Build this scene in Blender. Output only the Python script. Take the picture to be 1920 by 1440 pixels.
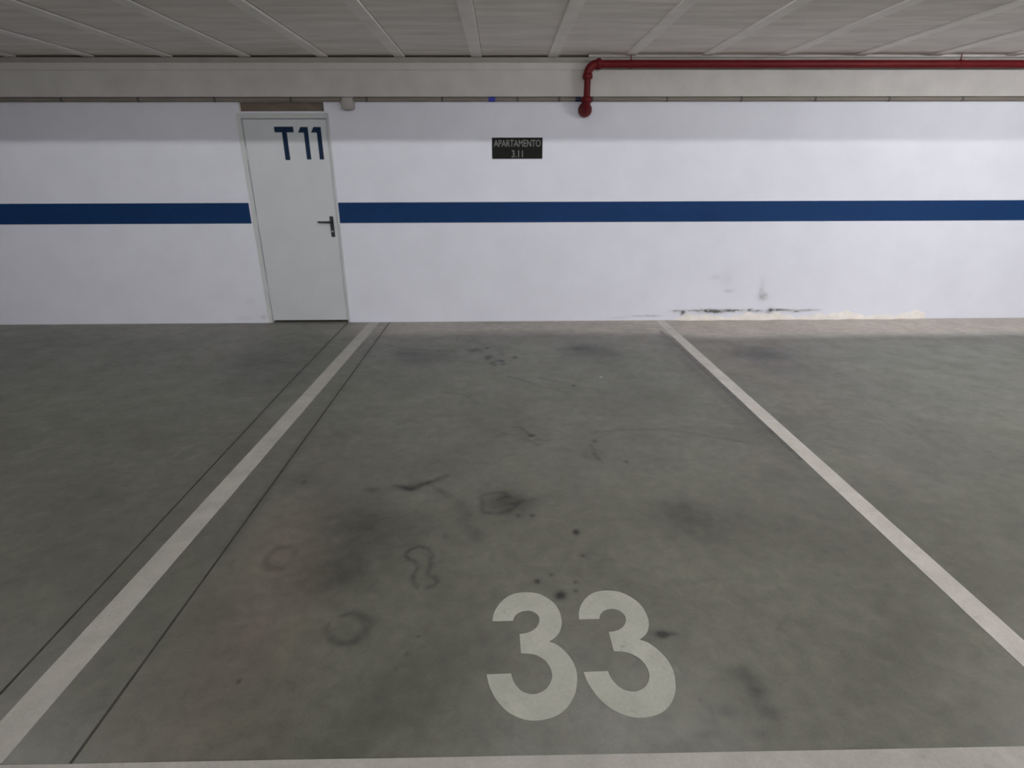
import bpy, bmesh, math, random
import numpy as np
from mathutils import Matrix, Vector
from mathutils.geometry import tessellate_polygon

for o in list(bpy.data.objects):
    bpy.data.objects.remove(o, do_unlink=True)
SC = bpy.context.scene
COL = SC.collection
rng = random.Random(5)

# ---------------------------------------------------------------- camera
PITCH, YAW, ROLL, FPX = math.radians(20.691), math.radians(-0.913), math.radians(0.165), 1050.73
cam_data = bpy.data.cameras.new('camera')
cam_data.sensor_fit = 'HORIZONTAL'
cam_data.sensor_width = 36.0
cam_data.lens = 36.0 * FPX / 1920.0
cam_data.clip_start = 0.05
cam_data.dof.use_dof = True
cam_data.dof.focus_distance = 2.0
cam_data.dof.aperture_fstop = 3.2
cam = bpy.data.objects.new('camera', cam_data)
COL.objects.link(cam)
_f = Vector((0, math.cos(PITCH), -math.sin(PITCH)))
_r = Vector((1, 0, 0))
_d = _f.cross(_r)
_m = Matrix((_r, _d, _f)).transposed()                      # columns: right, down, forward
_m = Matrix.Rotation(YAW, 3, 'Z') @ _m @ Matrix.Rotation(ROLL, 3, 'Z')
_m = _m @ Matrix(((1, 0, 0), (0, -1, 0), (0, 0, -1)))       # to Blender's right, up, back
cam.matrix_world = Matrix.Translation((0, 0, 1.5)) @ _m.to_4x4()
SC.camera = cam

# ---------------------------------------------------------------- world, exposure
world = bpy.data.worlds.new('world')
SC.world = world
world.use_nodes = True
world.node_tree.nodes['Background'].inputs[0].default_value = (0.8, 0.85, 0.9, 1)
world.node_tree.nodes['Background'].inputs[1].default_value = 0.02
SC.view_settings.view_transform = 'Standard'
SC.view_settings.look = 'None'
SC.view_settings.gamma = 1.0
SC.view_settings.use_curve_mapping = False
SC.view_settings.exposure = -0.09
SC.cycles.use_denoising = True
SC.cycles.max_bounces = 10
SC.cycles.diffuse_bounces = 6

# tube lamps, with fill lamps added over the left and middle bays: x, y, length along x, radiant power in watts, label
LAMPS = [
    (-4.2, -4.0, 1.5, 170, 'white ceiling batten lamp over the aisle, far left behind the viewpoint'),
    (-0.6, -4.0, 1.5, 230, 'white ceiling batten lamp over the aisle, straight behind the viewpoint'),
    (3.0, -4.0, 1.5, 260, 'white ceiling batten lamp over the aisle, right behind the viewpoint'),
    (6.6, -4.0, 1.5, 260, 'white ceiling batten lamp over the aisle, far right behind the viewpoint'),
    (-3.4, 2.6, 1.5, 26, 'added fill lamp, a white batten out of view over the bay on the left'),
    (0.8, 2.6, 1.5, 46, 'added fill lamp, a white batten out of view over the middle bay'),
    (4.8, 2.5, 1.5, 200, 'white ceiling batten lamp over the bay on the right, before the wall'),
]
LAMP_COLOUR = (1.0, 0.985, 0.97)
D = 5.886            # depth of the end wall
CEIL = 2.50

# ---------------------------------------------------------------- helpers
def rgb(h):
    return tuple(((c / 255 + 0.055) / 1.055) ** 2.4 if c / 255 > 0.04045 else c / 255 / 12.92 for c in h) + (1,)

class NT:
    """small wrapper round a material's node tree"""
    def __init__(s, name, rough=0.6, spec=0.3, metal=0.0):
        s.m = bpy.data.materials.new(name)
        s.m.use_nodes = True
        s.t = s.m.node_tree
        s.b = s.t.nodes['Principled BSDF']
        s.b.inputs['Roughness'].default_value = rough
        s.b.inputs['Specular IOR Level'].default_value = spec
        s.b.inputs['Metallic'].default_value = metal
        s.co = s.t.nodes.new('ShaderNodeTexCoord')
    def link(s, a, b): s.t.links.new(a, b)
    def noise(s, scale, detail=3, rough=0.55, stretch=None, dist=0.0):
        n = s.t.nodes.new('ShaderNodeTexNoise')
        n.inputs['Scale'].default_value = scale
        n.inputs['Detail'].default_value = detail
        n.inputs['Roughness'].default_value = rough
        n.inputs['Distortion'].default_value = dist
        if stretch:
            mp = s.t.nodes.new('ShaderNodeMapping')
            mp.inputs['Scale'].default_value = stretch
            s.link(s.co.outputs['Object'], mp.inputs['Vector'])
            s.link(mp.outputs[0], n.inputs['Vector'])
        else:
            s.link(s.co.outputs['Object'], n.inputs['Vector'])
        return n.outputs[0]
    def attr(s, name):
        n = s.t.nodes.new('ShaderNodeAttribute')
        n.attribute_name = name
        return n.outputs['Fac']
    def math(s, op, a, b=None, clamp=False):
        n = s.t.nodes.new('ShaderNodeMath')
        n.operation = op
        n.use_clamp = clamp
        for i, v in enumerate((a, b)):
            if v is None: continue
            if isinstance(v, (int, float)): n.inputs[i].default_value = v
            else: s.link(v, n.inputs[i])
        return n.outputs[0]
    def remap(s, v, a, b, c, d):
        n = s.t.nodes.new('ShaderNodeMapRange')
        for i, k in enumerate((a, b, c, d)): n.inputs[i + 1].default_value = k
        s.link(v, n.inputs[0])
        return n.outputs[0]
    def mix(s, fac, a, b, mode='MIX'):
        n = s.t.nodes.new('ShaderNodeMix')
        n.data_type = 'RGBA'
        n.blend_type = mode
        n.clamp_factor = True
        for v, i in ((fac, 0), (a, 6), (b, 7)):
            if isinstance(v, (int, float)): n.inputs[i].default_value = v
            elif isinstance(v, tuple): n.inputs[i].default_value = v
            else: s.link(v, n.inputs[i])
        return n.outputs[2]
    def grey(s, v):
        n = s.t.nodes.new('ShaderNodeCombineColor')
        for i in range(3): s.link(v, n.inputs[i])
        return n.outputs[0]
    def base(s, c):
        if isinstance(c, tuple): s.b.inputs['Base Color'].default_value = c
        else: s.link(c, s.b.inputs['Base Color'])
    def bump(s, h, strength=0.2, dist=0.002):
        n = s.t.nodes.new('ShaderNodeBump')
        n.inputs['Strength'].default_value = strength
        n.inputs['Distance'].default_value = dist
        s.link(h, n.inputs['Height'])
        s.link(n.outputs[0], s.b.inputs['Normal'])

def mottled(name, col, rough=0.6, spec=0.3, var=0.12, scale=9.0, metal=0.0, bump=0.0, bscale=120, stretch=None):
    k = NT(name, rough, spec, metal)
    v = k.remap(k.noise(scale, 4, stretch=stretch), 0.3, 0.7, 1 - var, 1 + var)
    k.base(k.mix(1.0, col, k.grey(v), 'MULTIPLY'))
    if bump: k.bump(k.noise(bscale, 3), bump)
    return k.m

def link(o, parent=None):
    COL.objects.link(o)
    if parent: o.parent = parent
    return o

def obj(name, bm, mat, parent=None, smooth=False, angle=40):
    bmesh.ops.recalc_face_normals(bm, faces=bm.faces[:])
    me = bpy.data.meshes.new(name)
    bm.to_mesh(me)
    bm.free()
    if smooth:
        for p in me.polygons: p.use_smooth = True
        me.set_sharp_from_angle(angle=math.radians(angle))
    for m in (mat if isinstance(mat, (list, tuple)) else [mat]): me.materials.append(m)
    return link(bpy.data.objects.new(name, me), parent)

def tag(o, label=None, cat=None, group=None, kind=None):
    if label: o['label'] = label
    if cat: o['category'] = cat
    if group: o['group'] = group
    if kind: o['kind'] = kind
    return o

def thing(name, loc, label, cat, group=None, kind=None):
    o = bpy.data.objects.new(name, None)
    o.empty_display_size = 0.05
    o.location = loc
    return tag(link(o), label, cat, group, kind)

def box(bm, x0, x1, y0, y1, z0, z1, bevel=0.0, seg=2):
    vs = [bm.verts.new((x, y, z)) for x in (x0, x1) for y in (y0, y1) for z in (z0, z1)]
    fs = [(0, 1, 3, 2), (4, 6, 7, 5), (0, 4, 5, 1), (2, 3, 7, 6), (0, 2, 6, 4), (1, 5, 7, 3)]
    faces = [bm.faces.new([vs[i] for i in f]) for f in fs]
    if bevel:
        es = list({e for f in faces for e in f.edges})
        bmesh.ops.bevel(bm, geom=es, offset=bevel, segments=seg, affect='EDGES', clamp_overlap=True)

def boxes(*a, bevel=0.0):
    bm = bmesh.new()
    for b in a: box(bm, *b, bevel=bevel)
    return bm

def tube(bm, pts, rad, n=20, caps=True):
    """round tube along points; rad a number or one radius per point"""
    pts = [Vector(p) for p in pts]
    rad = rad if isinstance(rad, (list, tuple)) else [rad] * len(pts)
    up = None
    rings = []
    for i, p in enumerate(pts):
        t = (pts[min(i + 1, len(pts) - 1)] - pts[max(i - 1, 0)]).normalized()
        if up is None:
            up = Vector((0, 0, 1)) if abs(t.z) < 0.9 else Vector((0, 1, 0))
        u = (up - t * up.dot(t)).normalized()
        up = u
        w = t.cross(u)
        rings.append([bm.verts.new(p + (u * math.cos(2 * math.pi * k / n) + w * math.sin(2 * math.pi * k / n)) * rad[i]) for k in range(n)])
    for a, b in zip(rings, rings[1:]):
        for k in range(n):
            bm.faces.new((a[k], a[(k + 1) % n], b[(k + 1) % n], b[k]))
    if caps:
        bm.faces.new(rings[0][::-1])
        bm.faces.new(rings[-1])

def tubes(pts, rad, n=20):
    bm = bmesh.new()
    tube(bm, pts, rad, n)
    return bm

def slab(polys, to3d, thick):
    """flat polygons given in 2D, raised by thick along the third axis of to3d(u, v, h)"""
    bm = bmesh.new()
    for P in polys:
        lo = [bm.verts.new(to3d(u, v, 0)) for u, v in P]
        hi = [bm.verts.new(to3d(u, v, thick)) for u, v in P]
        n = len(P)
        for k in range(n): bm.faces.new((lo[k], lo[(k + 1) % n], hi[(k + 1) % n], hi[k]))
        for t in tessellate_polygon([[Vector((u, v, 0)) for u, v in P]]):
            bm.faces.new([hi[i] for i in t])
            bm.faces.new([lo[i] for i in reversed(t)])
    return bm

def grid_mesh(name, us, vs, to3d, skip=None):
    """rectangular mesh on the lines us x vs, cells whose centre satisfies skip left open"""
    U, V = np.meshgrid(us, vs)
    P = to3d(U.ravel(), V.ravel())
    nu, nv = len(us), len(vs)
    i = np.arange(nu * nv).reshape(nv, nu)
    q = np.stack([i[:-1, :-1], i[:-1, 1:], i[1:, 1:], i[1:, :-1]], -1).reshape(-1, 4)
    if skip is not None:
        cu = (U[:-1, :-1] + U[1:, 1:]).ravel() / 2
        cv = (V[:-1, :-1] + V[1:, 1:]).ravel() / 2
        q = q[~skip(cu, cv)]
    me = bpy.data.meshes.new(name)
    me.vertices.add(len(P))
    me.vertices.foreach_set('co', P.astype(np.float32).ravel())
    me.loops.add(q.size)
    me.loops.foreach_set('vertex_index', q.astype(np.int32).ravel())
    me.polygons.add(len(q))
    me.polygons.foreach_set('loop_start', (np.arange(len(q)) * 4).astype(np.int32))
    me.update(calc_edges=True)
    return me, U.ravel(), V.ravel()

def set_attr(me, name, vals):
    a = me.attributes.new(name, 'FLOAT', 'POINT')
    a.data.foreach_set('value', np.clip(vals, -1, 1.5).astype(np.float32))

def wav(x, y, s, seed):
    r = np.random.RandomState(seed)
    out = np.zeros_like(x)
    for k in range(7):
        a, ph = r.uniform(0, 6.28), r.uniform(0, 6.28)
        f = s * (0.6 + 0.5 * k)
        out += np.sin((x * math.cos(a) + y * math.sin(a)) * f + ph) / (1 + 0.4 * k)
    return out / 3

# ---------------------------------------------------------------- materials
# painted wall plaster with dirt, and crevice shade painted above the mortar
k = NT('wall_paint', 0.75, 0.2)
n = k.remap(k.noise(3.0, 4), 0.3, 0.7, 0.97, 1.03)
white = k.mix(1.0, (0.73, 0.75, 0.85, 1), k.grey(n), 'MULTIPLY')
dirt_and_shade = k.math('MULTIPLY', k.attr('dirt_and_shade'), k.remap(k.noise(34, 4, 0.65), 0.32, 0.62, 0.35, 1.25))
k.base(k.mix(dirt_and_shade, white, (0.10, 0.10, 0.10, 1)))
k.bump(k.noise(160, 3), 0.12, 0.002)
M_WALL = k.m
M_WHITE = mottled('white_plaster', (0.80, 0.77, 0.745, 1), 0.8, 0.2, 0.08, 12, bump=0.3, bscale=60)
M_BEAM = mottled('painted_concrete', (0.51, 0.50, 0.495, 1), 0.85, 0.15, 0.07, 5, bump=0.15, bscale=90)
# ceiling: rough grey slabs with cross streaks, paler joists
k = NT('ceiling_slab', 0.9, 0.1)
n1 = k.remap(k.noise(3.0, 5, 0.6, (0.5, 3.5, 1)), 0.3, 0.7, 0.86, 1.12)
n2 = k.remap(k.noise(11, 4, 0.6, (0.25, 3.0, 1)), 0.3, 0.7, 0.94, 1.06)
c = k.mix(1.0, (0.80, 0.755, 0.715, 1), k.grey(n1), 'MULTIPLY')
k.base(k.mix(1.0, c, k.grey(n2), 'MULTIPLY'))
k.bump(k.noise(45, 4), 0.3, 0.004)
M_CEIL = k.m
M_JOIST = mottled('joist_concrete', (0.86, 0.83, 0.80, 1), 0.85, 0.15, 0.06, 6)
M_BACK = mottled('aisle_wall_paint', (0.74, 0.74, 0.76, 1), 0.8, 0.2, 0.06, 2)
# worn power-floated concrete floor
k = NT('concrete_floor', 0.42, 0.5)
warm = k.math('MULTIPLY', k.attr('warm'), k.remap(k.noise(2.2, 4), 0.35, 0.65, 0.5, 1.2))
dust_and_light = k.math('MULTIPLY', k.attr('dust_and_light'), k.remap(k.noise(5, 5, 0.6, (1, 2.5, 1)), 0.3, 0.7, 0.65, 1.1))  # dust tone that also carries the brighter light near the wall
c = k.mix(warm, (0.140, 0.142, 0.116, 1), (0.160, 0.145, 0.120, 1))
c = k.mix(dust_and_light, c, (0.47, 0.425, 0.365, 1))
cloud = k.remap(k.noise(1.7, 6, 0.62, dist=0.6), 0.3, 0.72, 0.80, 1.16)
c = k.mix(1.0, c, k.grey(cloud), 'MULTIPLY')
fine = k.remap(k.noise(14, 6, 0.68, dist=0.4), 0.3, 0.72, 0.78, 1.17)
c = k.mix(1.0, c, k.grey(fine), 'MULTIPLY')
grit = k.remap(k.noise(120, 2, 0.5), 0.3, 0.7, 0.94, 1.06)
c = k.mix(1.0, c, k.grey(grit), 'MULTIPLY')
st = k.math('MULTIPLY', k.attr('stain'), k.remap(k.noise(16, 5, 0.65, dist=0.5), 0.3, 0.65, 0.8, 1.5))
c = k.mix(k.math('MULTIPLY', st, 0.92, True), c, (0.02, 0.02, 0.017, 1))
sp = k.attr('speck')
c = k.mix(k.math('MULTIPLY', sp, 0.93, True), c, (0.014, 0.013, 0.011, 1))
c = k.mix(k.math('MULTIPLY', sp, -0.5, True), c, (0.6, 0.6, 0.55, 1))
k.base(c)
k.link(k.remap(k.noise(5, 4), 0.3, 0.7, 0.34, 0.48), k.b.inputs['Roughness'])
k.bump(k.noise(60, 4), 0.06, 0.002)
M_FLOOR = k.m
# worn floor paint
def floor_paint(name, col, wear):
    k = NT(name, 0.6, 0.3)
    n = k.remap(k.noise(7, 5, 0.65, dist=0.5), 0.3, 0.7, 0.86, 1.1)
    c = k.mix(1.0, col, k.grey(n), 'MULTIPLY')
    g = k.remap(k.noise(90, 2), 0.3, 0.7, 0.95, 1.05)
    c = k.mix(1.0, c, k.grey(g), 'MULTIPLY')
    w = k.remap(k.noise(10, 6, 0.75, dist=0.8), 0.60, 0.74, 0.0, wear)
    k.base(k.mix(w, c, (0.2, 0.2, 0.185, 1)))
    return k.m
M_DIGIT = floor_paint('floor_digit_paint', (0.43, 0.44, 0.39, 1), 0.55)
M_LINE = floor_paint('floor_line_paint', (0.44, 0.43, 0.40, 1), 0.45)
M_PALELINE = floor_paint('paler_line_paint', (0.56, 0.54, 0.51, 1), 0.35)  # paler version of the line paint, used on the right-hand line
M_SEAL = mottled('dark_beam_strip', (0.33, 0.315, 0.30, 1), 0.85, 0.1, 0.08, 6)
M_JOINT = mottled('joint_dirt_and_shade', (0.065, 0.062, 0.055, 1), 0.8, 0.1, 0.3, 8)
M_BLUE = mottled('blue_wall_paint', (0.006, 0.033, 0.115, 1), 0.65, 0.12, 0.06, 4)
M_DOORLETTER = mottled('blue_letter_vinyl', (0.008, 0.024, 0.062, 1), 0.6, 0.12, 0.06, 6)
M_DOOR = mottled('door_grey_enamel', (0.57, 0.60, 0.64, 1), 0.45, 0.35, 0.03, 3)
M_FRAME = mottled('door_frame_enamel', (0.54, 0.57, 0.59, 1), 0.5, 0.35, 0.04, 5)
M_TRANSOM = mottled('transom_board', (0.17, 0.14, 0.115, 1), 0.8, 0.2, 0.15, 6, stretch=(1, 1, 6))
M_BLACK = mottled('black_plastic', (0.012, 0.012, 0.014, 1), 0.4, 0.4, 0.1, 20)
M_SIGN = mottled('black_sign_plate', (0.012, 0.012, 0.012, 1), 0.7, 0.1, 0.1, 20)
M_SIGNTXT = mottled('sign_letter_grey', (0.20, 0.20, 0.195, 1), 0.6, 0.3, 0.06, 30)
M_RED = mottled('red_pipe_enamel', (0.115, 0.006, 0.009, 1), 0.5, 0.18, 0.12, 8)
M_PVC = mottled('grey_conduit_plastic', (0.215, 0.19, 0.168, 1), 0.55, 0.3, 0.08, 4)
M_CLIP = mottled('dark_clip_plastic', (0.07, 0.065, 0.06, 1), 0.6, 0.3, 0.1, 20)
M_COUPLE = mottled('blue_coupling_plastic', (0.02, 0.035, 0.36, 1), 0.45, 0.4, 0.08, 20)
M_DARKCOUPLE = mottled('dark_coupling_plastic', (0.012, 0.016, 0.05, 1), 0.45, 0.4, 0.08, 20)
M_JBOX = mottled('junction_box_plastic', (0.38, 0.365, 0.36, 1), 0.55, 0.3, 0.04, 14)
M_STEEL = mottled('galvanised_steel', (0.42, 0.42, 0.42, 1), 0.4, 0.5, 0.1, 20, metal=0.8)
M_LAMP = mottled('lamp_housing', (0.75, 0.75, 0.74, 1), 0.5, 0.3, 0.02, 5)

# floor marks measured on the ground, metres: x, y, half-width, half-depth, strength
BLOBS = [(-0.716, 4.675, 0.256, 0.213, 0.52), (-0.819, 4.739, 0.141, 0.078, 0.3), (0.771, 4.793, 0.238, 0.192, 0.65), (0.688, 4.894, 0.17, 0.067, 0.3), (2.284, 4.676, 0.328, 0.184, 0.6), (2.246, 4.288, 0.26, 0.291, 0.3), (-2.106, 4.68, 0.279, 0.382, 0.3), (-1.816, 4.389, 0.396, 0.691, 0.25), (-0.618, 2.147, 0.229, 0.226, 0.48), (-0.652, 1.827, 0.159, 0.127, 0.38), (0.879, 2.137, 0.181, 0.197, 0.36), (0.858, 2.266, 0.101, 0.113, 0.2), (-0.493, 2.503, 0.076, 0.036, 0.45), (-0.404, 2.549, 0.07, 0.027, 0.35), (-0.691, 2.476, 0.049, 0.03, 0.3), (-0.309, 2.433, 0.053, 0.039, 0.25), (-0.408, 1.886, 0.131, 0.167, 0.12), (-0.003, 2.339, 0.108, 0.103, 0.28), (-1.163, 4.811, 0.287, 0.16, 0.15), (0.754, 1.341, 0.037, 0.033, 0.3), (0.788, 1.281, 0.033, 0.047, 0.35), (0.673, 1.201, 0.038, 0.024, 0.3), (0.796, 1.19, 0.031, 0.035, 0.35), (0.579, 1.135, 0.039, 0.016, 0.25), (0.739, 1.116, 0.037, 0.016, 0.3), (0.473, 1.196, 0.032, 0.014, 0.2), (0.61, 1.43, 0.044, 0.018, 0.18), (0.747, 1.282, 0.074, 0.115, 0.16), (0.78, 1.207, 0.055, 0.088, 0.16), (-0.034, 1.488, 0.083, 0.059, 0.25), (0.015, 1.137, 0.182, 0.04, 0.15), (0.555, 1.111, 0.09, 0.039, 0.2), (1.446, 3.063, 0.195, 0.089, 0.2), (1.449, 2.608, 0.071, 0.068, 0.25), (0.765, 3.079, 0.162, 0.074, 0.15), (0.569, 3.544, 0.293, 0.283, 0.08), (-0.366, 1.229, 0.144, 0.09, 0.12), (-0.522, 1.116, 0.09, 0.039, 0.15), (-0.245, 1.282, 0.181, 0.134, 0.22), (-0.175, 1.423, 0.107, 0.088, 0.12), (-0.285, 2.795, 0.239, 0.189, 0.12), (-1.075, 2.579, 0.14, 0.082, 0.25), (-1.479, 2.951, 0.125, 0.206, 0.2), (0.495, 2.809, 0.061, 0.076, 0.25), (1.096, 3.729, 0.268, 0.31, 0.1), (-0.016, 2.354, 0.104, 0.118, 0.25), (0.1, 2.328, 0.064, 0.084, 0.2)]
SPOTS = [(0.316, 2.096, 0.015, 0.02, 1.0), (0.061, 2.23, 0.013, 0.015, 0.6), (0.128, 2.228, 0.013, 0.016, 0.6), (0.184, 1.819, 0.009, 0.009, 0.6), (0.124, 1.78, 0.011, 0.012, 0.85), (0.274, 1.771, 0.008, 0.009, 0.7), (0.268, 1.723, 0.008, 0.009, 0.6), (0.209, 1.701, 0.024, 0.026, 0.7), (0.209, 1.701, 0.01, 0.012, 0.6), (0.544, 1.501, 0.017, 0.012, 0.9), (0.54, 1.503, 0.04, 0.019, 0.45), (0.58, 1.5, 0.018, 0.006, 0.4), (0.325, 1.932, 0.009, 0.011, 0.55), (-0.273, 4.836, 0.043, 0.042, 0.7), (-0.236, 4.868, 0.029, 0.033, 0.5), (-0.15, 4.899, 0.02, 0.04, 0.65), (-0.195, 4.802, 0.019, 0.029, 0.4), (-0.129, 4.645, 0.032, 0.048, 0.9), (-0.137, 4.586, 0.018, 0.037, 0.6), (-0.09, 4.47, 0.027, 0.049, 0.7), (-0.071, 4.413, 0.018, 0.027, 0.5), (-0.041, 4.54, 0.028, 0.032, 0.6), (-0.009, 4.524, 0.02, 0.031, 0.85), (-0.0, 4.439, 0.022, 0.027, 0.65), (-0.013, 4.719, 0.028, 0.046, 0.45), (0.102, 4.624, 0.023, 0.039, 0.95), (0.135, 4.81, 0.014, 0.026, 0.35), (0.497, 4.833, 0.014, 0.029, 0.45), (0.523, 3.926, 0.016, 0.022, 0.7), (0.168, 3.077, 0.023, 0.018, 1.0), (0.54, 2.996, 0.016, 0.021, 0.6), (0.674, 2.737, 0.012, 0.015, 0.6), (-0.845, 1.338, 0.007, 0.008, 0.7), (-0.303, 1.508, 0.006, 0.007, 0.5), (-1.041, 2.562, 0.014, 0.017, 0.5), (-0.33, 1.433, 0.009, 0.009, 0.4), (-0.357, 1.38, 0.007, 0.008, 0.35), (0.59, 1.242, 0.005, 0.006, 0.5), (0.762, 4.108, 0.01, 0.017, -0.7), (-0.263, 2.081, 0.014, 0.016, 0.3), (0.467, 1.307, 0.008, 0.01, 0.3), (0.549, 1.352, 0.003, 0.013, -0.5)]
TRAILS = [([(-0.363, 1.905), (-0.4, 1.922), (-0.415, 1.955), (-0.403, 1.99), (-0.37, 2.007), (-0.329, 1.992), (-0.303, 1.952), (-0.302, 1.899), (-0.307, 1.847), (-0.309, 1.827), (-0.277, 1.807), (-0.264, 1.783), (-0.275, 1.759), (-0.299, 1.749)], 0.01, 0.4), ([(-0.306, 1.931), (-0.304, 1.868), (-0.309, 1.832)], 0.013, 0.35), ([(-0.37, 1.905), (-0.353, 1.874), (-0.367, 1.819), (-0.358, 1.78), (-0.338, 1.753)], 0.01, 0.38), ([(-0.595, 1.609), (-0.576, 1.617), (-0.558, 1.62), (-0.527, 1.614)], 0.011, 0.4), ([(-0.527, 1.614), (-0.501, 1.595), (-0.486, 1.563), (-0.489, 1.527), (-0.509, 1.501)], 0.023, 0.42), ([(-0.509, 1.501), (-0.536, 1.486), (-0.565, 1.487), (-0.597, 1.502), (-0.621, 1.524)], 0.018, 0.42), ([(-0.621, 1.524), (-0.63, 1.546), (-0.632, 1.574)], 0.009, 0.35), ([(-0.217, 2.335), (-0.176, 2.2), (-0.133, 2.066)], 0.044, 0.34), ([(-0.557, 2.51), (-0.476, 2.477), (-0.402, 2.533), (-0.304, 2.601)], 0.019, 0.42), ([(-0.691, 2.476), (-0.651, 2.481)], 0.019, 0.3), ([(-0.387, 2.522), (-0.311, 2.448)], 0.016, 0.28), ([(-1.656, 5.803), (-1.634, 4.012), (-1.603, 2.954)], 0.025, 0.22), ([(-1.215, 5.703), (-1.202, 3.404), (-1.19, 1.988)], 0.025, 0.22), ([(-0.921, 2.019), (-0.973, 2.005), (-0.996, 1.956), (-0.981, 1.907), (-0.945, 1.876), (-0.904, 1.875)], 0.019, 0.34), ([(-0.904, 1.875), (-0.885, 1.916), (-0.889, 1.998)], 0.014, 0.2), ([(0.05, 3.21), (0.101, 3.201), (0.132, 3.153), (0.156, 3.092)], 0.012, 0.5), ([(-0.017, 3.119), (0.064, 3.079)], 0.013, 0.3), ([(0.128, 3.041), (0.203, 2.948)], 0.015, 0.3), ([(0.191, 3.026), (0.27, 3.002)], 0.013, 0.3), ([(0.024, 4.15), (0.167, 4.038), (0.236, 3.955)], 0.014, 0.4), ([(0.274, 4.107), (0.373, 4.045), (0.442, 3.996)], 0.014, 0.45), ([(0.263, 3.932), (0.396, 3.852), (0.48, 3.723)], 0.012, 0.25), ([(0.54, 3.106), (0.713, 3.148), (1.013, 3.149), (1.244, 3.046), (1.435, 2.955), (1.548, 2.925), (1.638, 2.849)], 0.016, 0.25), ([(1.491, 3.217), (1.678, 3.254)], 0.014, 0.3), ([(0.509, 2.941), (0.52, 2.809), (0.542, 2.728)], 0.012, 0.3), ([(-0.117, 2.404), (-0.104, 2.264), (-0.041, 2.241), (0.022, 2.27), (0.061, 2.329)], 0.015, 0.35), ([(-0.109, 2.414), (-0.016, 2.442), (0.023, 2.401), (-0.029, 2.378)], 0.013, 0.3), ([(0.035, 2.329), (0.141, 2.374)], 0.016, 0.25), ([(1.586, 5.419), (1.609, 4.632), (1.636, 3.445), (1.651, 2.752)], 0.026, 0.55), ([(1.555, 5.301), (1.551, 4.305), (1.592, 3.175), (1.606, 2.663)], 0.053, 0.28), ([(-1.236, 5.151), (-0.889, 4.885), (-0.45, 4.825)], 0.019, 0.25), ([(-0.322, 5.127), (-0.193, 5.036)], 0.04, 0.25), ([(-0.38, 4.223), (-0.173, 4.416)], 0.022, 0.1), ([(-0.446, 3.818), (-0.287, 3.762), (-0.164, 3.561)], 0.015, 0.2), ([(0.947, 1.517), (1.03, 1.591)], 0.007, 0.15), ([(0.731, 1.752), (0.825, 1.781)], 0.008, 0.15)]
WARM = [(-0.896, 1.553, 0.206, 0.848, 0.9), (-1.013, 2.116, 0.167, 0.322, 0.45), (-1.438, 2.587, 0.168, 0.565, 0.4), (2.22, 4.426, 0.534, 0.86, 0.7), (2.031, 3.509, 0.218, 0.769, 0.6), (1.768, 4.3, 0.261, 0.536, 0.35), (1.948, 5.068, 1.254, 0.356, 0.5), (1.113, 5.472, 0.86, 0.326, 0.5), (-0.844, 5.629, 0.88, 0.255, 0.6), (-2.561, 5.186, 0.307, 0.935, 0.4), (-1.337, 5.154, 0.203, 0.548, 0.4), (-1.034, 2.811, 0.18, 0.254, 0.35), (1.473, 2.756, 0.178, 0.186, 0.3)]
DIGIT = [(-0.047, 1.574), (-0.043, 1.609), (-0.03, 1.645), (-0.006, 1.682), (0.025, 1.707), (0.059, 1.717), (0.094, 1.717), (0.128, 1.708), (0.157, 1.686), (0.181, 1.657), (0.195, 1.622), (0.2, 1.582), (0.198, 1.552), (0.189, 1.523), (0.174, 1.499), (0.147, 1.476), (0.171, 1.464), (0.193, 1.44), (0.213, 1.406), (0.224, 1.37), (0.226, 1.338), (0.221, 1.305), (0.212, 1.273), (0.195, 1.242), (0.175, 1.218), (0.149, 1.199), (0.119, 1.188), (0.087, 1.184), (0.056, 1.187), (0.024, 1.2), (-0.002, 1.219), (-0.027, 1.249), (-0.044, 1.281), (-0.056, 1.314), (-0.062, 1.347), (0.016, 1.349), (0.021, 1.325), (0.032, 1.302), (0.048, 1.283), (0.067, 1.274), (0.087, 1.272), (0.106, 1.278), (0.124, 1.29), (0.138, 1.31), (0.146, 1.333), (0.146, 1.354), (0.141, 1.375), (0.129, 1.397), (0.112, 1.413), (0.089, 1.425), (0.05, 1.429), (0.048, 1.512), (0.072, 1.516), (0.091, 1.525), (0.108, 1.541), (0.119, 1.564), (0.121, 1.584), (0.116, 1.601), (0.102, 1.616), (0.083, 1.623), (0.059, 1.619), (0.043, 1.609), (0.031, 1.593), (0.026, 1.575)]

# ---------------------------------------------------------------- floor
SX0, SX1 = -3.3, 3.6
def gaussians(x, y, items, wob, grow=1.0, gain=1.0):
    dx = wav(x, y, wob[1], 11) * wob[0]
    dy = wav(x, y, wob[1], 12) * wob[0]
    out = np.zeros_like(x)
    for cx, cy, rx, ry, s in items:
        rx, ry, s = rx * grow, ry * grow, s * gain
        m = (np.abs(x - cx) < rx * 3 + wob[0] * 2) & (np.abs(y - cy) < ry * 3 + wob[0] * 2)
        q = ((x[m] + dx[m] - cx) / rx) ** 2 + ((y[m] + dy[m] - cy) / ry) ** 2
        out[m] += s * np.exp(-(q ** 1.2))
    return out

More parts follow.
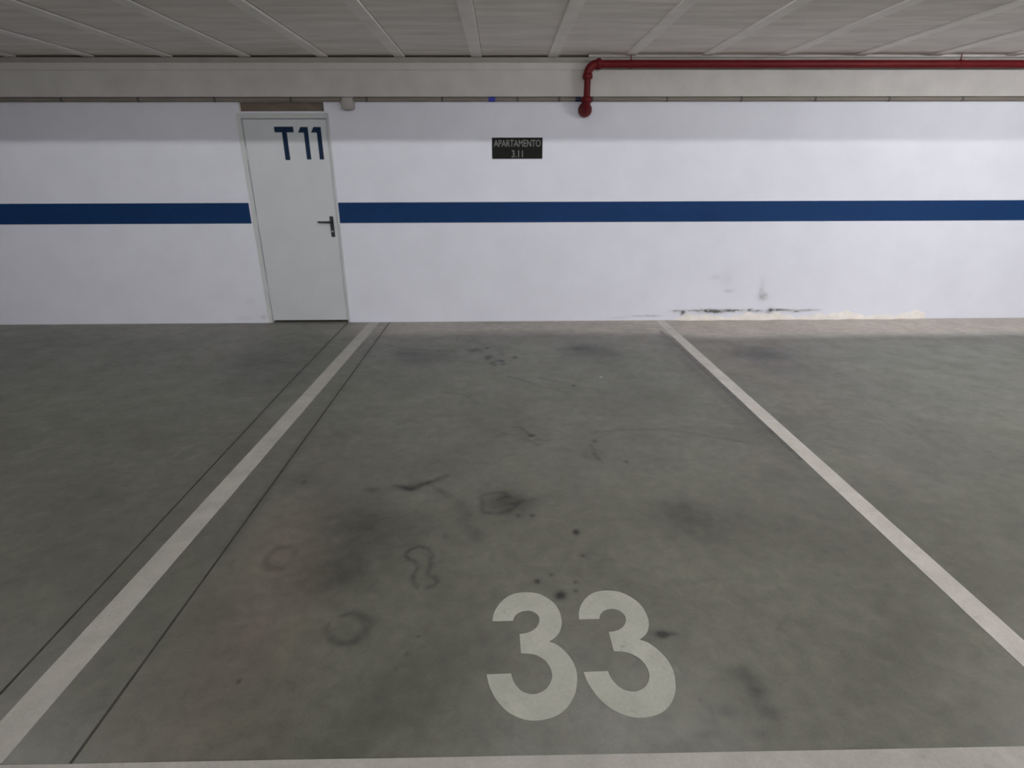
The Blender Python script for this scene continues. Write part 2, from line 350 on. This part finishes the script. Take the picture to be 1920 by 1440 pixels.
def trails(x, y, items):
    out = np.zeros_like(x)
    jx = wav(x, y, 40, 21) * 0.006
    jy = wav(x, y, 40, 22) * 0.006
    for pts, w, s in items:
        P = np.array(pts)
        m = (x > P[:, 0].min() - 4 * w) & (x < P[:, 0].max() + 4 * w) & (y > P[:, 1].min() - 6 * w) & (y < P[:, 1].max() + 6 * w)
        if not m.any(): continue
        X, Y = x[m] + jx[m], y[m] + jy[m]
        best = np.full(X.shape, 1e9)
        for a, b in zip(P, P[1:]):
            d = b - a
            t = np.clip(((X - a[0]) * d[0] + (Y - a[1]) * d[1]) / max(d @ d, 1e-9), 0, 1)
            best = np.minimum(best, np.hypot(X - a[0] - t * d[0], Y - a[1] - t * d[1]))
        out[m] = np.maximum(out[m], s * np.exp(-(best / w) ** 2))
    return out

us = np.concatenate([np.linspace(-9, SX0, 8)[:-1], np.arange(SX0, SX1, 0.009), np.linspace(SX1, 9, 8)])
vs = np.concatenate([np.linspace(-8, 0.95, 8)[:-1], np.arange(0.95, D, 0.008), [D, D + 0.2]])
me, X, Y = grid_mesh('floor', us, vs, lambda u, v: np.stack([u, v, np.zeros_like(u)], 1))
inside = ((X > SX0) & (X < SX1) & (Y > 0.95)).astype(float)
set_attr(me, 'stain', (gaussians(X, Y, BLOBS, (0.03, 9)) + 1.02 * trails(X, Y, TRAILS)) * inside)
set_attr(me, 'speck', gaussians(X, Y, SPOTS, (0.003, 60), 1.1, 1.3) * inside)
set_attr(me, 'warm', gaussians(X, Y, WARM, (0.06, 5)) * inside)
# pale dust along the wall foot, with brighter light painted in, most at the right
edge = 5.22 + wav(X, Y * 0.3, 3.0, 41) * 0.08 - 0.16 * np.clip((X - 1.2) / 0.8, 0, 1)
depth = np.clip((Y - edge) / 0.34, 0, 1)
set_attr(me, 'dust_and_light', depth * depth * (3 - 2 * depth) * (0.62 + 0.5 * np.clip((X - 0.2) / 2.2, 0, 1) - 0.48 * np.clip((-1.0 - X) / 0.8, 0, 1)))
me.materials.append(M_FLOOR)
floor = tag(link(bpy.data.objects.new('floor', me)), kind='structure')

def floor3(u, v, h): return (u, v, h)
# dark saw-cut joints running towards the wall on both sides of the left bay line
for pts in ([(-1.662, 5.88), (-1.648, 4.9), (-1.634, 4.0), (-1.605, 2.95), (-1.575, 1.9), (-1.55, 0.9)],
            [(-1.216, 5.88), (-1.21, 4.6), (-1.203, 3.4), (-1.192, 2.0), (-1.185, 0.9)]):
    w = 0.0045
    P = [(x - w, y) for x, y in pts] + [(x + w, y) for x, y in pts[::-1]]
    obj('control_joint', slab([P], floor3, 0.0006), M_JOINT, floor)

# ---------------------------------------------------------------- painted markings on the floor
def strip(name, a, b, w, label, cat, mat):
    a, b = Vector(a), Vector(b)
    d = (b - a).normalized()
    s = Vector((-d.y, d.x)) * w / 2
    n = 40
    left, right = [], []
    for i in range(n + 1):
        p = a.lerp(b, i / n)
        e = Vector((rng.uniform(-1, 1), rng.uniform(-1, 1))) * 0.0008
        left.append(tuple(p + s + e))
        right.append(tuple(p - s - e))
    o = obj(name, slab([left + right[::-1]], floor3, 0.0015), mat)
    return tag(o, label, cat)
strip('bay_line', (-1.379, D - 0.002), (-1.428, 1.085), 0.109, 'white painted line from beside the door along the left side of the bay', 'parking line', M_LINE)
strip('bay_line', (1.692, D - 0.002), (1.722, 1.085), 0.096, 'white painted line from the chipped wall base along the right side of the bay', 'parking line', M_PALELINE)
strip('bay_line', (-6.0, 1.029), (6.0, 1.029), 0.10, 'white painted line across the open front end of the bay', 'parking line', M_LINE)

CORNERS = (0, 15, 34, 35, 50, 51, len(DIGIT) - 1)
def smooth_outline(P, corners, step=4):
    out = []
    n = len(P)
    for i in range(n):
        p1, p2 = Vector(P[i]), Vector(P[(i + 1) % n])
        p0 = p1 if i in corners else Vector(P[i - 1])
        p3 = p2 if (i + 1) % n in corners else Vector(P[(i + 2) % n])
        if i in corners and (i + 1) % n in corners:
            out.append(tuple(p1))
            continue
        for k in range(step):
            t = k / step
            out.append(tuple(0.5 * (2 * p1 + (p2 - p0) * t + (2 * p0 - 5 * p1 + 4 * p2 - p3) * t * t + (3 * p1 - p0 - 3 * p2 + p3) * t ** 3)))
    return out
number = thing('bay_number', (0.236, 1.45, 0), 'big pale painted number 33 on the floor at the front of the bay', 'painted number')
three = smooth_outline(DIGIT, CORNERS)
for dx, dy in ((0, 0), (0.3105, 0.003)):
    obj('digit', slab([[(x + dx - 0.236, y + dy - 1.45) for x, y in three]], floor3, 0.0015), M_DIGIT, number)

# ---------------------------------------------------------------- end wall with the door hole and the transom hole
DX0, DX1, DZ1 = -2.507, -1.638, 2.028       # door hole
TX0, TX1, TZ0, TZ1 = -2.464, -1.672, 2.044, 2.122
us = np.unique(np.round(np.concatenate([np.linspace(-9, -2.9, 7), np.arange(-2.9, DX0, 0.05), [DX0, TX0, TX1, DX1], np.linspace(-1.5, 0.3, 8),
     np.arange(0.4, 1.3, 0.02), np.arange(1.3, 3.6, 0.01), np.linspace(3.6, 9, 7)]), 4))
vs = np.unique(np.round(np.concatenate([np.arange(0, 0.62, 0.008), np.linspace(0.62, 1.9, 12), np.arange(1.9, 2.04, 0.015), [DZ1, TZ0, TZ1], np.linspace(2.2, CEIL, 4)]), 4))
hole = lambda u, v: ((u > DX0) & (u < DX1) & (v < DZ1)) | ((u > TX0) & (u < TX1) & (v > TZ0) & (v < TZ1))
me, X, Z = grid_mesh('wall_back', us, vs, lambda u, v: np.stack([u, np.full_like(u, D), v], 1), hole)
bm = bmesh.new()
bm.from_mesh(me)
bm.free()
dirt_and_shade = np.zeros_like(X)  # real smudges, plus dark marks painting the crevice shade over the mortar
for cx, cz, rx, rz, s in [(2.77, 0.24, 0.05, 0.035, 0.42), (2.755, 0.30, 0.025, 0.05, 0.30), (2.80, 0.27, 0.03, 0.03, 0.2), (2.41, 0.317, 0.05, 0.016, 0.26),
        (2.24, 0.46, 0.05, 0.03, 0.12), (2.75, 0.40, 0.03, 0.06, 0.12), (2.36, 0.45, 0.06, 0.08, 0.08), (-2.662, 0.234, 0.05, 0.04, 0.10), (-2.56, 0.06, 0.02, 0.02, 0.3),
        (-2.75, 0.05, 0.08, 0.015, 0.15), (1.45, 0.05, 0.10, 0.008, 0.35), (1.60, 0.046, 0.10, 0.009, 0.40), (1.25, 0.03, 0.10, 0.007, 0.25),
        (1.87, 0.10, 0.05, 0.009, 0.9), (1.93, 0.075, 0.022, 0.022, 1.3), (2.06, 0.102, 0.08, 0.008, 0.8), (2.22, 0.098, 0.09, 0.016, 1.2), (2.30, 0.085, 0.05, 0.014, 0.9),
        (2.42, 0.098, 0.08, 0.013, 1.2), (2.53, 0.103, 0.07, 0.008, 0.8), (2.66, 0.106, 0.03, 0.012, 1.0), (2.75, 0.10, 0.07, 0.007, 0.7), (2.88, 0.10, 0.025, 0.026, 1.1),
        (2.96, 0.108, 0.06, 0.012, 1.0), (3.07, 0.105, 0.05, 0.010, 1.0), (3.17, 0.09, 0.05, 0.012, 0.8), (3.3, 0.10, 0.10, 0.01, 0.7),
        (0.80, 2.03, 0.12, 0.05, 0.07), (0.82, 1.96, 0.04, 0.05, 0.05), (2.1, 0.085, 0.3, 0.03, 0.15), (2.8, 0.085, 0.4, 0.03, 0.18)]:
    w = wav(X, Z, 30, 31) * 0.012
    dirt_and_shade += s * np.exp(-((X + w - cx) / rx) ** 2 - ((Z + w * 0.5 - cz) / rz) ** 2)
set_attr(me, 'dirt_and_shade', dirt_and_shade)
me.materials.append(M_WALL)
wall = tag(link(bpy.data.objects.new('wall_back', me)), kind='structure')
# the returns of the two holes
bm = bmesh.new()
def quad(*p): bm.faces.new([bm.verts.new(q) for q in p])
for x0, x1, z0, z1, sill in ((DX0, DX1, 0, DZ1, False), (TX0, TX1, TZ0, TZ1, True)):
    y0, y1 = D, D + 0.16
    quad((x0, y0, z0), (x0, y1, z0), (x0, y1, z1), (x0, y0, z1))
    quad((x1, y0, z0), (x1, y0, z1), (x1, y1, z1), (x1, y1, z0))
    quad((x0, y0, z1), (x0, y1, z1), (x1, y1, z1), (x1, y0, z1))
    if sill: quad((x0, y0, z0), (x1, y0, z0), (x1, y1, z0), (x0, y1, z0))
obj('reveal', bm, M_WHITE, wall)
# blue band painted round the wall, broken by the door
for x0, x1 in ((-9.0, DX0 - 0.012), (DX1 + 0.004, 9.0)):
    o = obj('painted_band', boxes((x0, x1, D - 0.0015, D + 0.002, 1.025, 1.2235)), M_BLUE, wall)
    o['label'] = 'dark blue painted band'
# rough mortar fillet left along the chipped foot of the wall
bm = bmesh.new()
xs = np.arange(1.86, 4.6, 0.02)
prof = []
for x in xs:
    e = min(1, (x - 1.86) / 0.12)
    h = (0.055 + 0.022 * math.sin(x * 7.3) + 0.012 * math.sin(x * 17 + 1) + 0.008 * math.sin(x * 41)) * e
    p = (0.020 + 0.008 * math.sin(x * 9 + 2) + 0.006 * math.sin(x * 23)) * (0.3 + 0.7 * e)
    h = max(h, 0.012)
    prof.append([bm.verts.new(q) for q in ((x, D - p, 0.0), (x, D - p * 0.95, h * 0.45), (x, D - p * 0.65, h * 0.82), (x, D - p * 0.1, h), (x, D + 0.004, h), (x, D + 0.004, 0.0))])
for a, b in zip(prof, prof[1:]):
    for i in range(6): bm.faces.new((a[i], a[(i + 1) % 6], b[(i + 1) % 6], b[i]))
bm.faces.new(prof[0]); bm.faces.new(prof[-1][::-1])
tag(obj('trim_4', bm, M_WHITE, smooth=True, angle=60), 'rough whitish mortar fillet along the chipped foot of the wall', kind='structure')

# ---------------------------------------------------------------- other walls, ceiling, beams
for nm, b in (('wall_left', (-9.1, -9, -8, D, 0, CEIL)), ('wall_right', (9, 9.1, -8, D, 0, CEIL)), ('wall_front', (-9, 9, -8.1, -8, 0, CEIL))):
    tag(obj(nm, boxes(b), M_BACK), kind='structure')
ceil = tag(obj('ceiling', boxes((-9, 9, -8, D + 0.1, CEIL, CEIL + 0.12)), M_CEIL), kind='structure')
JOISTS = [-0.223 + 0.70 * i for i in range(-12, 13)]
for x in JOISTS:
    obj('joist', boxes((x - 0.05, x + 0.05, -8, D - 0.03, CEIL - 0.013, CEIL + 0.002), bevel=0.004), M_JOIST, ceil)
    obj('joist_gap', boxes((x + 0.05, x + 0.0535, -8, D - 0.03, CEIL - 0.0012, CEIL + 0.002)), M_JOINT, ceil)
yb = 5.84
P = [(D + 0.001, 2.1615), (yb, 2.1615), (yb, 2.3805), (yb + 0.004, 2.382), (yb, 2.3835), (yb, 2.440), (yb + 0.010, 2.446), (yb + 0.010, 2.484), (yb + 0.034, 2.486), (yb + 0.034, CEIL), (D + 0.001, CEIL)]
bm = bmesh.new()
A = [bm.verts.new((-9, y, z)) for y, z in P]
B = [bm.verts.new((9, y, z)) for y, z in P]
for i in range(len(P)):
    j = (i + 1) % len(P)
    bm.faces.new((A[i], A[j], B[j], B[i]))
bm.faces.new(A); bm.faces.new(B[::-1])
beam = tag(obj('trim_1', bm, M_BEAM), 'grey concrete lintel beam along the top of the wall', kind='structure')
obj('top_strip', boxes((-9, 9, yb + 0.003, yb + 0.012, 2.4445, 2.4835), bevel=0.001), M_SEAL, beam)
obj('gap_shade', boxes((-9, 9, yb + 0.022, yb + 0.036, 2.4842, CEIL + 0.001)), M_JOINT, beam)  # dark strip standing in for the shade in the gap over the beam
tag(obj('trim_2', boxes((0.80, 9, 5.80, 5.852, 2.481, CEIL), bevel=0.003), M_BEAM), 'thin pale ledge along the ceiling edge above the red pipe', kind='structure')
tag(obj('trim_3', boxes((-9, 9, 1.75, 2.0, 2.060, CEIL), bevel=0.008), M_BEAM), 'concrete downstand beam across the bays', kind='structure')

# ---------------------------------------------------------------- door
door = thing('door_1', (-2.07, D, 0), 'pale grey steel door marked T11 in a white wall', 'door', kind='structure')
def L(o, *b): return tuple(v - w for v, w in zip(b, (o[0], o[0], o[1], o[1], 0, 0)))
DO = (-2.07, D)
fw, fr = 0.040, 0.024
bm = bmesh.new()
for b in ((DX0, DX0 + fw, D + 0.006, D + 0.10, 0, DZ1), (DX1 - fr, DX1, D + 0.006, D + 0.10, 0, DZ1), (DX0 + fw, DX1 - fr, D + 0.006, D + 0.10, 1.984, DZ1),
          (DX0 + fw, DX0 + fw + 0.008, D + 0.045, D + 0.10, 0, 1.984), (DX1 - fr - 0.008, DX1 - fr, D + 0.045, D + 0.10, 0, 1.984)):
    box(bm, *L(DO, *b), bevel=0.002)
obj('door_frame', bm, M_FRAME, door)
obj('door_leaf', boxes(L(DO, DX0 + fw + 0.004, DX1 - fr - 0.004, D + 0.022, D + 0.075, 0.022, 1.979), bevel=0.003), M_DOOR, door)
obj('door_gap_shade', boxes(L(DO, DX0 + fw, DX1 - fr, D + 0.05, D + 0.10, 0.0, 0.021)), M_BLACK, door)  # black strip standing in for the shade in the gap under the leaf
obj('transom_panel', boxes(L(DO, TX0, TX1, D + 0.035, D + 0.06, TZ0, TZ1)), M_TRANSOM, door)
for z in (0.32, 1.0, 1.62):
    obj('hinge', tubes([(DX0 + fw + 0.003 + 2.07, 0.02, z), (DX0 + fw + 0.003 + 2.07, 0.02, z + 0.1)], 0.007, 12), M_FRAME, door, smooth=True)
# blue T 1 1 on the leaf
yl = 0.022
def face3(u, v, h): return (u + 2.07, yl - h, v)
TT = [(-2.172, 1.914), (-1.990, 1.914), (-1.990, 1.864), (-2.056, 1.864), (-2.056, 1.617), (-2.103, 1.617), (-2.103, 1.864), (-2.172, 1.864)]
ONE = [(-1.921, 1.911), (-1.852, 1.911), (-1.852, 1.622), (-1.895, 1.622), (-1.895, 1.861), (-1.950, 1.861)]
obj('letter', slab([TT], face3, 0.001), M_DOORLETTER, door)
for dx in (0, 0.124):
    obj('letter', slab([[(u + dx, v) for u, v in ONE]], face3, 0.001), M_DOORLETTER, door)
# lever handle on a long black plate
hb = bmesh.new()
box(hb, -1.741 + 2.07, -1.703 + 2.07, yl - 0.010, yl, 0.888, 1.092, bevel=0.004)
hp = obj('door_handle', hb, M_BLACK, door, smooth=True)
lb = bmesh.new()
tube(lb, [(-1.722 + 2.07, yl - 0.010, 1.036), (-1.722 + 2.07, yl - 0.045, 1.036)], 0.0095, 16)
pts, rr = [], []
for t in np.linspace(0, 1, 12):
    pts.append((-1.715 - 0.137 * t + 2.07, yl - 0.048 - 0.004 * math.sin(t * 3.1), 1.036 + 0.002 * t))
    rr.append(0.0105 - 0.002 * t if t < 0.97 else 0.006)
tube(lb, pts, rr, 16)
obj('lever', lb, M_BLACK, hp, smooth=True)
kb = bmesh.new()
tube(kb, [(-1.722 + 2.07, yl - 0.0098, 0.945), (-1.722 + 2.07, yl - 0.013, 0.945)], 0.008, 16)
obj('keyhole', kb, M_STEEL, hp, smooth=True)

# ---------------------------------------------------------------- sign
sign = thing('wall_sign', (0.1515, D, 1.7175), 'small black sign reading APARTAMENTO 3.11 on the white wall above the blue band', 'sign')
obj('plate', boxes((-0.2445, 0.2445, -0.005, 0.0, -0.0955, 0.0955), bevel=0.0015), M_SIGN, sign)
def lettering(text, width, height, cx, cz):
    cu = bpy.data.curves.new('lettering', 'FONT')
    cu.body = text
    cu.align_x = 'CENTER'
    cu.extrude = 0.0
    cu.offset = 0.004
    cu.resolution_u = 4
    t = bpy.data.objects.new('lettering_source', cu)
    COL.objects.link(t)
    bpy.context.view_layer.update()
    me = bpy.data.meshes.new_from_object(t.evaluated_get(bpy.context.evaluated_depsgraph_get()))
    bpy.data.objects.remove(t, do_unlink=True)
    co = np.empty(len(me.vertices) * 3, np.float32)
    me.vertices.foreach_get('co', co)
    co = co.reshape(-1, 3)
    a, b = co.min(0), co.max(0)
    new = np.stack([(co[:, 0] - a[0]) / (b[0] - a[0]) * width - width / 2 + cx, np.full(len(co), -0.0056), (co[:, 1] - a[1]) / (b[1] - a[1]) * height - height / 2 + cz], 1)
    me.vertices.foreach_set('co', new.astype(np.float32).ravel())
    # one part for every character
    bm = bmesh.new()
    bm.from_mesh(me)
    todo = set(bm.faces)
    while todo:
        isl, stack = set(), [todo.pop()]
        while stack:
            f = stack.pop()
            isl.add(f)
            for v in f.verts:
                for g in v.link_faces:
                    if g in todo:
                        todo.discard(g)
                        stack.append(g)
        out = bmesh.new()
        vm = {}
        for f in isl:
            out.faces.new([vm.setdefault(v, None) or vm.__setitem__(v, out.verts.new(v.co)) or vm[v] for v in f.verts])
        obj('letter', out, M_SIGNTXT, sign)
    bm.free()
    bpy.data.meshes.remove(me)
lettering('APARTAMENTO', 0.452, 0.062, 0.0, 0.045)
lettering('3.11', 0.108, 0.064, 0.0, -0.049)

# ---------------------------------------------------------------- red fire main
RX, RY, RZ, RR = 0.790, 5.765, 2.4165, 0.0335
pipe = thing('fire_pipe', (RX, RY, RZ), 'red fire main running under the ceiling and elbowing down into the wall', 'pipe')
def p3(x, y, z): return (x - RX, y - RY, z - RZ)
obj('horizontal_pipe', tubes([p3(0.90, RY, RZ), p3(9.0, RY, RZ)], RR, 24), M_RED, pipe, smooth=True)
arc = [p3(RX + 0.085 - 0.085 * math.cos(a), RY, RZ - 0.085 + 0.085 * math.sin(a)) for a in np.linspace(0, math.pi / 2, 10)]
el = bmesh.new()
tube(el, [p3(RX, RY, 2.305)] + arc + [p3(0.90, RY, RZ)], 0.0375, 24)
obj('elbow', el, M_RED, pipe, smooth=True)
def collar(a, b, r, nm='collar'):
    a, b = Vector(a), Vector(b)
    ts = [0, 0.12, 0.3, 0.7, 0.88, 1]
    return obj(nm, tubes([a.lerp(b, t) for t in ts], [r * 0.88, r * 0.97, r, r, r * 0.97, r * 0.88], 24), M_RED, pipe, smooth=True)
collar(p3(0.868, RY, RZ), p3(0.906, RY, RZ), 0.0475)
collar(p3(RX, RY, 2.338), p3(RX, RY, 2.296), 0.0455)
obj('vertical_pipe', tubes([p3(RX, RY, 2.31), p3(RX, RY, 2.09)], 0.0300, 24), M_RED, pipe, smooth=True)
arc = [p3(RX, RY + 0.05 - 0.05 * math.cos(a), 2.100 - 0.05 * math.sin(a)) for a in np.linspace(0, math.pi / 2, 9)]
el = bmesh.new()
tube(el, arc + [p3(RX, D + 0.02, 2.050)], 0.036, 24)
obj('elbow', el, M_RED, pipe, smooth=True)
collar(p3(RX, RY, 2.150), p3(RX, RY, 2.100), 0.049)
collar(p3(RX, D - 0.062, 2.050), p3(RX, D - 0.010, 2.050), 0.064)
hg = bmesh.new()
tube(hg, [p3(1.177, RY, CEIL + 0.01), p3(1.177, RY, RZ + RR)], 0.005, 10)
tube(hg, [p3(1.164, RY, RZ), p3(1.190, RY, RZ)], RR + 0.0035, 24)
obj('hanger', hg, M_RED, pipe, smooth=True)
for x in (4.2, 7.2):
    hg = bmesh.new()
    tube(hg, [p3(x, RY, CEIL + 0.01), p3(x, RY, RZ + RR)], 0.005, 10)
    tube(hg, [p3(x - 0.013, RY, RZ), p3(x + 0.013, RY, RZ)], RR + 0.0035, 24)
    obj('hanger', hg, M_RED, pipe, smooth=True)

# ---------------------------------------------------------------- conduits under the beam
CLIPS = [-1.959 + 0.7035 * i for i in range(-9, 16)]
CY, CZ, CR = D - 0.0235, 2.1415, 0.0190
def conduit(x0, x1, label):
    t = thing('conduit', (0, CY, CZ), label, 'conduit')
    obj('pipe_run', tubes([(x0, 0, 0), (x1, 0, 0)], CR, 16), M_PVC, t, smooth=True)
    for x in CLIPS:
        if not x0 + 0.02 < x < x1 - 0.02: continue
        bm = bmesh.new()
        tube(bm, [(x - 0.009, 0, 0), (x + 0.009, 0, 0)], CR + 0.0018, 16)
        box(bm, x - 0.006, x + 0.006, 0.0, 0.0205, -CR * 0.7, CR * 0.7)
        obj('clip', bm, M_CLIP, t, smooth=True)
    return t
c0 = conduit(-8.99, -1.4975, 'grey conduit under the concrete beam, running left from the junction box over the door')
c1 = conduit(-1.3755, 8.99, 'long grey conduit under the concrete beam, running right from the junction box')
def coupling(t, x0, x1, r, m, lab):
    bm = bmesh.new()
    tube(bm, [(x0, 0, 0), (x0 + 0.006, 0, 0), (x1 - 0.006, 0, 0), (x1, 0, 0)], [r * 0.94, r, r, r * 0.94], 16)
    o = obj('coupling', bm, m, t, smooth=True)
    o['label'] = lab
coupling(c1, -0.119, -0.056, 0.0212, M_COUPLE, 'bright blue coupling')
coupling(c1, 0.694, 0.752, 0.0212, M_DARKCOUPLE, 'dark blue coupling')
coupling(c1, 0.53, 0.555, 0.0205, M_CLIP, 'dark coupling')

# ---------------------------------------------------------------- junction box right of the door
jb = thing('junction_box', (-1.4365, D, 2.1045), 'small grey rounded junction box on the wall beside the top of the door', 'junction box')
bm = bmesh.new()
def rounded(w, h, r, n=6):
    out = []
    for cx, cz, a0 in ((w / 2 - r, h / 2 - r, 0), (-w / 2 + r, h / 2 - r, 90), (-w / 2 + r, -h / 2 + r, 180), (w / 2 - r, -h / 2 + r, 270)):
        for i in range(n + 1):
            a = math.radians(a0 + 90 * i / n)
            out.append((cx + r * math.cos(a), cz + r * math.sin(a)))
    return out
rings = []
for s, y in ((1.0, 0.0), (1.0, -0.040), (0.96, -0.046)):
    rings.append([bm.verts.new((u * s, y, v * s)) for u, v in rounded(0.118, 0.110, 0.030)])
for a, b in zip(rings, rings[1:]):
    for i in range(len(a)): bm.faces.new((a[i], a[(i + 1) % len(a)], b[(i + 1) % len(a)], b[i]))
bm.faces.new(rings[0]); bm.faces.new(rings[-1])
obj('housing', bm, M_JBOX, jb, smooth=True)
bm = bmesh.new()
rings = []
for s, y in ((0.90, -0.0455), (0.90, -0.050), (0.86, -0.052)):
    rings.append([bm.verts.new((u * s, y, v * s)) for u, v in rounded(0.118, 0.110, 0.030)])
for a, b in zip(rings, rings[1:]):
    for i in range(len(a)): bm.faces.new((a[i], a[(i + 1) % len(a)], b[(i + 1) % len(a)], b[i]))
bm.faces.new(rings[0]); bm.faces.new(rings[-1])
obj('lid', bm, M_JBOX, jb, smooth=True)

# ---------------------------------------------------------------- ceiling lamps (all above or behind the picture)
TUBE_R = 0.036
def tube_glow(strength):
    m = bpy.data.materials.new('tube_glow')
    m.use_nodes = True
    p = m.node_tree.nodes['Principled BSDF']
    p.inputs['Base Color'].default_value = (0.8, 0.8, 0.8, 1)
    p.inputs['Emission Color'].default_value = LAMP_COLOUR + (1,)
    p.inputs['Emission Strength'].default_value = strength
    return m
for x, y, ln, watts, lab in LAMPS:
    t = thing('ceiling_lamp', (x, y, CEIL), lab, 'lamp', 'batten lamps on the ceiling')
    obj('housing', boxes((-ln / 2, ln / 2, -0.035, 0.035, -0.0131, 0.0), bevel=0.003), M_LAMP, t)
    obj('tube', tubes([(-ln / 2 + 0.02, 0, -0.052), (ln / 2 - 0.02, 0, -0.052)], TUBE_R, 12), tube_glow(watts / (math.pi * 2 * math.pi * TUBE_R * (ln - 0.04))), t)
    for s in (-1, 1):
        obj('end_cap', boxes((s * ln / 2 - 0.011, s * ln / 2 + 0.011, -0.038, 0.038, -0.092, -0.0001)), M_LAMP, t)
